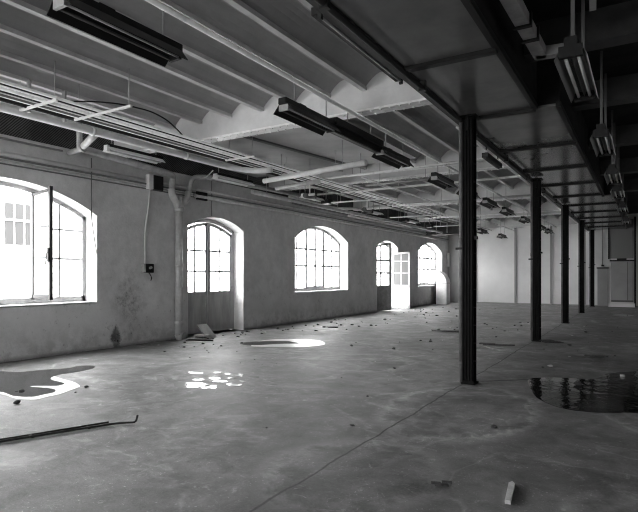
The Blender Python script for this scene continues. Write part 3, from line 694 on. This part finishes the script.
# pipes crossing the hall
for (x0, y0, x1, y1, z, r, m, lab) in ((-7.7, 10.1, -4.7, 9.5, 3.75, .06, whitem, 'fat white pipe with open end crossing under the vaults'), (-7.95, 10.95, -6.5, 10.65, 3.72, .055, pipem, 'short pale pipe just behind the open-ended white pipe'),
      (-6.3, 10.9, -2.35, 10.65, 3.82, .025, flangem, 'thin pale pipe crossing to the girder past the first column'), (-6.0, 12.1, -4.0, 12.05, 3.78, .02, greym, 'thin grey pipe crossing below the second vault bay'), (-7.0, 11.5, -2.35, 11.6, 3.95, .02, flangem, 'thin white conduit crossing the second vault bay'),
      (-8.3, 13.5, -2.4, 13.6, 3.92, .03, flangem, 'pale pipe crossing just beyond the second girder'), (-8.3, 16.8, -2.4, 16.9, 3.92, .025, pipem, 'pale pipe crossing before the third girder'), (-8.3, 21.5, -2.4, 21.5, 3.92, .03, flangem, 'pale pipe crossing ahead of the fourth girder')):
    e = tag(MB().tube([(x0, y0, z), (x1, y1, z)], r, 12).build('cross_pipe', m), lab, 'pipe', 'pipes crossing the hall')
    for t in (.2, .8):
        q0 = Vector((x0, y0, z)).lerp(Vector((x1, y1, z)), t); MB().tube([q0, (q0.x, q0.y, ZR+.1)], .007, 6).build('hanger_rod', greym, e)
for (y, lab) in ((12.2, 'dark pipe fitting cluster hanging over the rack before the second girder'), (15.8, 'dark pipe fitting cluster hanging near the middle window')):
    e = empty('pipe_fitting', (-7.9, y, 3.7), lab, 'fitting')
    MB().tube([(0, 0, 0), (0, .5, 0)], .07, 10).build('body', darkpipe, e)
    MB().tube([(0, .25, 0), (0, .25, .66)], .02, 8).tube([(-.1, .1, .02), (.25, .1, .02)], .035, 8).build('stub', flangem, e)
tag(MB().tube([(-8.45, 10.6, 3.62), (-8.45, 25.5, 3.62)], .05, 10).build('long_pipe', greym), 'long grey pipe running out of the lamp above the closed door', 'pipe')
lp_ = bpy.data.objects['long_pipe']
for y in (11.2, 15, 19, 23): MB().tube([(-8.45, y, 3.65), (-8.45, y, 4.5)], .008, 6).build('hanger_rod', greym, lp_)
# dark sheet-metal duct in the far corner
vd = empty('ventilation_duct', (-8.5, 26, 3.5), 'dark sheet-metal duct under the ceiling in the far corner', 'duct')
MB().box(-.85, .8, -.35, .35, .04, .6, .01).build('body', mat('dark_sheet', .07, .6, v2=.04, scale=4), vd)
[MB().box(xx, xx+.03, -.4, -.35, .1, .9).build('hanger_strap', pipem, vd) for xx in (-.3, .25)]
# curved duct below the far window
cd = empty('curved_duct', (-8.62, 27.0, 0), 'white curved duct bending from the far window down to the floor', 'duct')
pts = [(-.65, 0, 1.05)]
R1, R0 = .68, .22
outer = [(-.66+R1*math.sin(a)*.98+.0, 1.12+R1*math.cos(a)) for a in [math.pi/2*i/10 for i in range(11)]]
inner = [(-.66+R0*math.sin(a), 1.12+R0*math.cos(a)) for a in [math.pi/2*i/8 for i in range(9)]]
prof_ = [(x, -.3, z) for x, z in outer] + [(x, -.3, z) for x, z in inner[::-1]]
MB().prism(prof_, (0, .6, 0)).build('bend', whitem, cd)
MB().box(-.44, .006, -.3, .3, .0, 1.12, .006).build('lower_box', whitem, cd)
MB().box(-.46, .03, -.32, .32, 1.08, 1.13).build('joint_band', pipem, cd)
MB().box(-.5, -.44, -.28, .28, 0, 1.2).build('painted_gap_shade', blackpaint, cd)  # black strip stands in for the shade between duct and wall
tag(MB().tube([(-9.3, YB-.25, 2.0), (-9.3, YB-.25, 2.75)], .07, 10).build('stub_pipe', whitem), 'short white vertical pipe in the far corner beside the window', 'pipe')

cd.scale = (1.25, 1, 1)
# clutter of fittings between the rack and the ledge
for (p_, r, m_, lab) in (
    ([(-8.7, 12.6, 3.78), (-8.7, 15.4, 3.74), (-8.2, 15.8, 3.74), (-8.2, 17.5, 3.74)], .04, pipem, 'cranked pale pipe between rack and ledge over the middle window'),
    ([(-9.0, 13.2, 3.68), (-9.0, 19.5, 3.66)], .03, darkpipe, 'dark pipe under the ledge over the middle window'),
    ([(-8.8, 16.4, 3.60), (-8.8, 21.6, 3.62), (-8.3, 21.9, 3.62)], .035, pipem, 'bent pale pipe under the rack between middle window and open door'),
    ([(-7.9, 13.6, 3.66), (-6.4, 14.0, 3.70)], .022, flangem, 'thin white pipe stub angled off the rack past the second girder'),
    ([(-8.2, 18.6, 3.70), (-6.2, 18.9, 3.72)], .022, flangem, 'thin white pipe stub angled off the rack before the open door'),
    ([(-9.1, 20.0, 3.72), (-9.1, 27.8, 3.70)], .045, darkpipe, 'thick dark pipe under the ledge over the open door'),
    ([(-8.0, 22.6, 3.66), (-5.9, 23.0, 3.70)], .025, pipem, 'thin pale pipe stub angled off the rack beyond the open door')):
    o = tag(MB().tube(bend(p_, .12), r, 8).build('branch_pipe', m_), lab, 'pipe', 'clutter of pipes under the vault edge')
    for q0 in (Vector(p_[0]).lerp(Vector(p_[1]), .2), Vector(p_[-2]).lerp(Vector(p_[-1]), .8)):
        MB().tube([q0, (q0.x, q0.y, ZR-.03 if q0.y < 12 else ZR+.1)], .009, 6).build('hanger_rod', greym, o)
for (y, lab) in ((13.4, 'small black clamp box on the rack just past the second girder'), (16.2, 'small black clamp box on the rack over the middle window'), (19.5, 'small black clamp box on the rack nearing the open door'), (22.3, 'small black clamp box on the rack past the open door')):
    e = empty('clamp_box', (-8.0, y, 3.62), lab, 'fitting', 'clamp boxes on the rack')
    MB().box(-.12, .12, 0, .3, 0, .14, .01).build('body', blackpaint, e); MB().box(-.015, .015, .1, .13, .14, .86).build('hanger_strap', greym, e)
# lamps of another row at the far end
l9 = make_lamp(1.25, True, 4.52, 3.4)
for k_, (x, y, lab) in enumerate(((-6.0, 23.0, 'small dark lamp against the far boards, beyond the first column'), (-5.9, 26.4, 'small dark lamp touching the far wall head'))):
    o = l9 if k_ == 0 else copy_tree(l9); o.location = (x, y, 3.4); tag(o, lab, 'lamp', 'lamps of the far side row')

# ------------------------------------------------------------------ puddles
def blob(pts, z, jit=0, sub=4):
    """closed smooth outline through pts (Catmull-Rom)"""
    n = len(pts); o = []
    for i in range(n):
        p0, p1, p2, p3 = (Vector((*pts[(i+k) % n], 0)) for k in (-1, 0, 1, 2))
        for k in range(sub):
            t = k/sub
            q_ = .5*((2*p1)+(-p0+p2)*t+(2*p0-5*p1+4*p2-p3)*t*t+(-p0+3*p1-3*p2+p3)*t**3)
            o.append((q_.x+random.uniform(-jit, jit), q_.y+random.uniform(-jit, jit), z))
    return o
def sheet(name, pts, z, m, parent=None, jit=0):
    b = MB(); b.prism([(x, y, .0005) for x, y, _ in blob(pts, 0, jit)], (0, 0, z-.0005))
    return b.build(name, m, parent)
p1o = [(-6.94, 3.62), (-6.52, 3.59), (-6.27, 3.68), (-6.28, 3.86), (-6.29, 4.02), (-6.44, 4.35), (-6.52, 4.45), (-6.83, 4.57), (-7.22, 4.63), (-7.45, 4.67), (-7.43, 4.55), (-7.06, 4.27), (-7.16, 4.06), (-6.96, 3.89), (-7.46, 3.51), (-7.33, 3.45)]
p1i = [(-7.07, 3.69), (-6.68, 3.65), (-6.44, 3.74), (-6.44, 3.9), (-6.46, 4.05), (-6.65, 4.14), (-7.01, 4.07), (-7.06, 4.12), (-6.81, 4.27), (-6.8, 4.35), (-6.86, 4.44), (-7.19, 4.48), (-7.39, 4.58), (-7.53, 4.8), (-7.5, 5.07), (-7.57, 5.4), (-7.77, 5.55), (-7.97, 5.43), (-7.92, 5.18), (-8.11, 4.91), (-8.25, 4.57), (-8.58, 4.48), (-8.83, 4.16), (-7.46, 3.51)]
u = tag(sheet('puddle', p1i, .005, waterm), 'dark puddle with a wet rim painted pale as window glare under the big window', 'puddle')
sheet('wet_glare_rim', p1o, .0025, glarem, u)
u = tag(sheet('puddle', [(-7.6, 9.1), (-7.4, 9.6), (-7.2, 9.85), (-6.9, 9.95), (-6.7, 9.85), (-6.5, 9.78), (-6.48, 9.7), (-6.7, 9.55), (-6.9, 9.3), (-7.2, 8.95)], .005, waterm), 'small dark puddle with a broad rim painted white as window glare under the middle window', 'puddle')
sheet('wet_glare_rim', [(-7.45, 9.5), (-7.45, 9.9), (-7.25, 10.2), (-6.8, 10.45), (-6.4, 10.45), (-6.1, 10.2), (-5.9, 9.85), (-6.05, 9.4), (-6.55, 9.05), (-7.0, 8.85), (-7.2, 9.0)], .0025, glarem, u)
u = tag(sheet('puddle', [(-1.4, 8.1), (-1.25, 8.35), (-.95, 8.5), (-.6, 8.6), (-.5, 9.1), (0, 9.7), (.8, 9.9), (1.6, 9), (1.3, 7.3), (.4, 6.8), (-.04, 6.75), (-.3, 6.6), (-.59, 6.5), (-.86, 6.6), (-1.1, 6.94), (-1.28, 7.5)], .005, rippled, None, .01), 'wide black rippled puddle past the seam crossing', 'puddle')
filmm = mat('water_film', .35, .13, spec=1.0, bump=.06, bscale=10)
random.seed(21); taken = []
for i in range(60):
    u_, v_ = random.gauss(0, .38), random.gauss(0, .28)
    cx_, cy_ = -5.3+.848*u_-.53*v_, 5.72+.53*u_+.848*v_; a_ = random.uniform(.05, .17)*(1.5 if i < 5 else 1); b_ = a_*random.uniform(.5, .9)
    if any(math.hypot(cx_-x, cy_-y) < (a_+r)*1.0 for x, y, r in taken): continue
    taken.append((cx_, cy_, a_))
    pts = [(cx_+a_*math.cos(k*math.pi/4)*random.uniform(.55, 1.3), cy_+b_*math.sin(k*math.pi/4)*random.uniform(.55, 1.3)) for k in range(8)]
    tag(sheet('puddle', pts, 0.004, filmm, None, .006), 'bright patch of broken shallow water reflecting the closed glazed door', 'puddle', 'water patches before the closed door')
tag(sheet('puddle', [(-.95, 23.1), (-.7, 23.5), (-.35, 23.3), (-.3, 22.7), (-.6, 22.5), (-.9, 22.6)], .004, waterm), 'small pale puddle before the boarded door', 'puddle')

# ------------------------------------------------------------------ things on the floor
a0, a1 = Vector((-5.9, .9, .03)), Vector((-4.5, 3.55, .03))
bar = empty('steel_bar', (0, 0, 0), 'long black steel bar with a bent end lying on the floor', 'bar')
bp_ = bend([(-5.95, .0, .02), (-4.83, 2.70, .02), (-4.50, 3.48, .02), (-4.36, 3.60, .02), (-4.36, 3.62, .09)], .1)
MB().tube(bp_, .011, 8).build('rail', blackpaint, bar)
bp2 = [(p.x-.05, p.y+.04, p.z) for p in bend([(-5.95, .0, .02), (-4.83, 2.70, .02), (-4.55, 3.42, .02)], .1)]
MB().tube(bp2, .009, 8).build('rail', blackm, bar)
for t in (.62, .8, .93): p = Vector((-5.95, 0, .02)).lerp(Vector((-4.50, 3.48, .02)), t); MB().box(p.x-.055, p.x+.005, p.y-.005, p.y+.02, .006, .026).build('cross_tie', blackm, bar)
st = empty('short_batten', (-.775, 3.78, 0), 'short pale wooden stick lying on the floor close by', 'stick')
m = MB().prism([(-.018, -.17, .001), (.018, -.17, .001), (.021, .15, .001), (0, .19, .001), (-.021, .15, .001)], (0, 0, .025)); m.build('stick', mat('pale_wood', .75, .7, v2=.55, scale=20), st)
st.rotation_euler.z = .12; st['label'] = 'short pale wooden stick with a cut end, alone on the dark floor'
def chunk(r, m, sq=.6):
    b = MB(); bmesh.ops.create_icosphere(b.bm, subdivisions=1, radius=1)
    for v_ in b.bm.verts: v_.co = Vector((v_.co.x*r*random.uniform(.6, 1.3), v_.co.y*r*random.uniform(.6, 1.3), max(v_.co.z*r*sq*random.uniform(.7, 1.2), -r*sq*.8)))
    lo = min(v_.co.z for v_ in b.bm.verts)
    for v_ in b.bm.verts: v_.co.z -= lo
    return b
protos = {}
def litter(x, y, r, m, lab, grp, name='rubble_chunk'):
    key = (m.name, random.randrange(5))
    if key not in protos: protos[key] = chunk(1, m).build(name, m); o = protos[key]; first = True
    else: o = protos[key].copy(); COL.objects.link(o); first = False
    o.location = (x, y, 0); o.scale = (r*random.uniform(.8, 1.6), r*random.uniform(.8, 1.3), r); o.rotation_euler.z = random.uniform(0, 6)
    o.name = name if not first else o.name
    return tag(o, lab, 'rubble', grp)
def scatter(n, x0, x1, y0, y1, r0, r1, lab, grp, pale=.12):
    for _ in range(n):
        m = palerub if random.random() < pale else rubblem
        litter(random.uniform(x0, x1), random.uniform(y0, y1), random.uniform(r0, r1), m, lab, grp)
scatter(16, -9.0, -8.3, 9.8, 12.2, .015, .045, 'small dark crumb of rubble on the floor before the closed door', 'crumbs before the closed door')
scatter(16, -9.0, -7.4, 7.2, 9.4, .015, .04, 'small dark crumb of rubble around the down pipe foot', 'crumbs around the down pipe foot')
scatter(30, -8.9, -6.6, 12.0, 17.5, .015, .05, 'small dark crumb of rubble on the floor under the middle window', 'crumbs under the middle window')
scatter(26, -8.5, -5.5, 17.5, 25, .02, .05, 'small dark crumb of rubble on the bright floor by the open door', 'crumbs by the open door')
scatter(34, -6.0, -2.6, 9.5, 18, .012, .04, 'small dark crumb of rubble on the open floor past the first column', 'crumbs on the open floor')
scatter(20, -7.5, -3.0, 3.5, 8.5, .008, .016, 'tiny crumb of rubble on the open floor before the first column', 'tiny crumbs on the floor', .5)
scatter(18, -1.9, -.2, 8.8, 19, .012, .04, 'small dark crumb of rubble on the floor beyond the rippled puddle', 'crumbs beyond the rippled puddle', .3)
for (x, y, r, lab) in ((-6.23, 3.44, .045, 'dark block beside the puddle rim, largest scrap there'), (-6.34, 4.42, .035, 'dark lump at the tip of the pale puddle rim'), (-6.85, 3.85, .03, 'dark lump lying in the puddle under the big window'),
      (-2.47, 4.68, .022, 'dark pebble beside the seam'), (-1.25, 5.35, .03, 'dark pebble between the seam and the rippled puddle'), (-.75, 8.0, .05, 'dark lump in the rippled puddle'), (-3.4, 7.9, .03, 'dark pebble before the first column'),
      (-2.9, 5.9, .02, 'small stone between seam and open floor')):
    litter(x, y, r, rubblem, lab, None)
# flat scraps
def scrap(x, y, lx, ly, m, lab, rz=0, n=3):
    e = empty('debris_scrap', (x, y, 0), lab, 'debris', None, rz)
    for k in range(n):
        b = MB(); ox, oy = random.uniform(-.3, .3)*lx, random.uniform(-.3, .3)*ly
        b.box(ox-lx*random.uniform(.2, .5), ox+lx*random.uniform(.2, .5), oy-ly*.3, oy+ly*.3, .002+.012*k, .012+.012*k)
        b.build('sheet_piece', m, e)
scrap(-4.25, 13.9, .9, .35, rubblem, 'flat dark sheet scrap lying before the first column base', .1)
scrap(-7.6, 13.2, .4, .15, rubblem, 'small flat dark board scrap under the middle window', .3)
scrap(-2.7, 11.75, .6, .3, rubblem, 'dark scrap pile near the second column foot', .2)
scrap(-1.75, 12.95, .5, .35, rubblem, 'dark scrap pile beyond the second column base', .5)
scrap(-.75, 11.0, .35, .18, rubblem, 'dark flat scrap on the floor behind the rippled puddle', 0)
scrap(-1.22, 3.68, .12, .05, rubblem, 'small dark crumpled scrap close to the short pale stick', .4)
tag(MB().tube([(-3.2+.06*i, 11.1+.1*math.sin(i*1.1), .012+.01*(i % 2)) for i in range(14)], .011, 6).build('wire_coil', greym), 'tangled pale wire lying past the first column', 'wire')
# broken slab and sticks at the foot of the down pipe
bs = empty('broken_board', (-9.0, 9.32, 0), 'broken pale board leaning against the foot of the down pipe', 'board')
MB().prism([(-.12, -.02, .30), (.10, .10, .0), (.16, .06, .0), (-.06, -.06, .33)], (.05, .28, .0)).build('board', pipem, bs)
MB().box(-.1, .22, -.12, .1, 0, .09, .01).build('lump', greym, bs)
tag(MB().tube([(-8.95, 8.85, .02), (-8.35, 9.05, .02)], .02, 6).build('loose_stick', blackpaint), 'dark stick on the floor by the down pipe foot', 'stick')
tag(MB().tube([(-8.95, 9.1, .06), (-8.6, 9.35, .02)], .014, 6).build('loose_stick', blackpaint), 'thinner dark stick lying beside the broken board by the down pipe foot', 'stick')
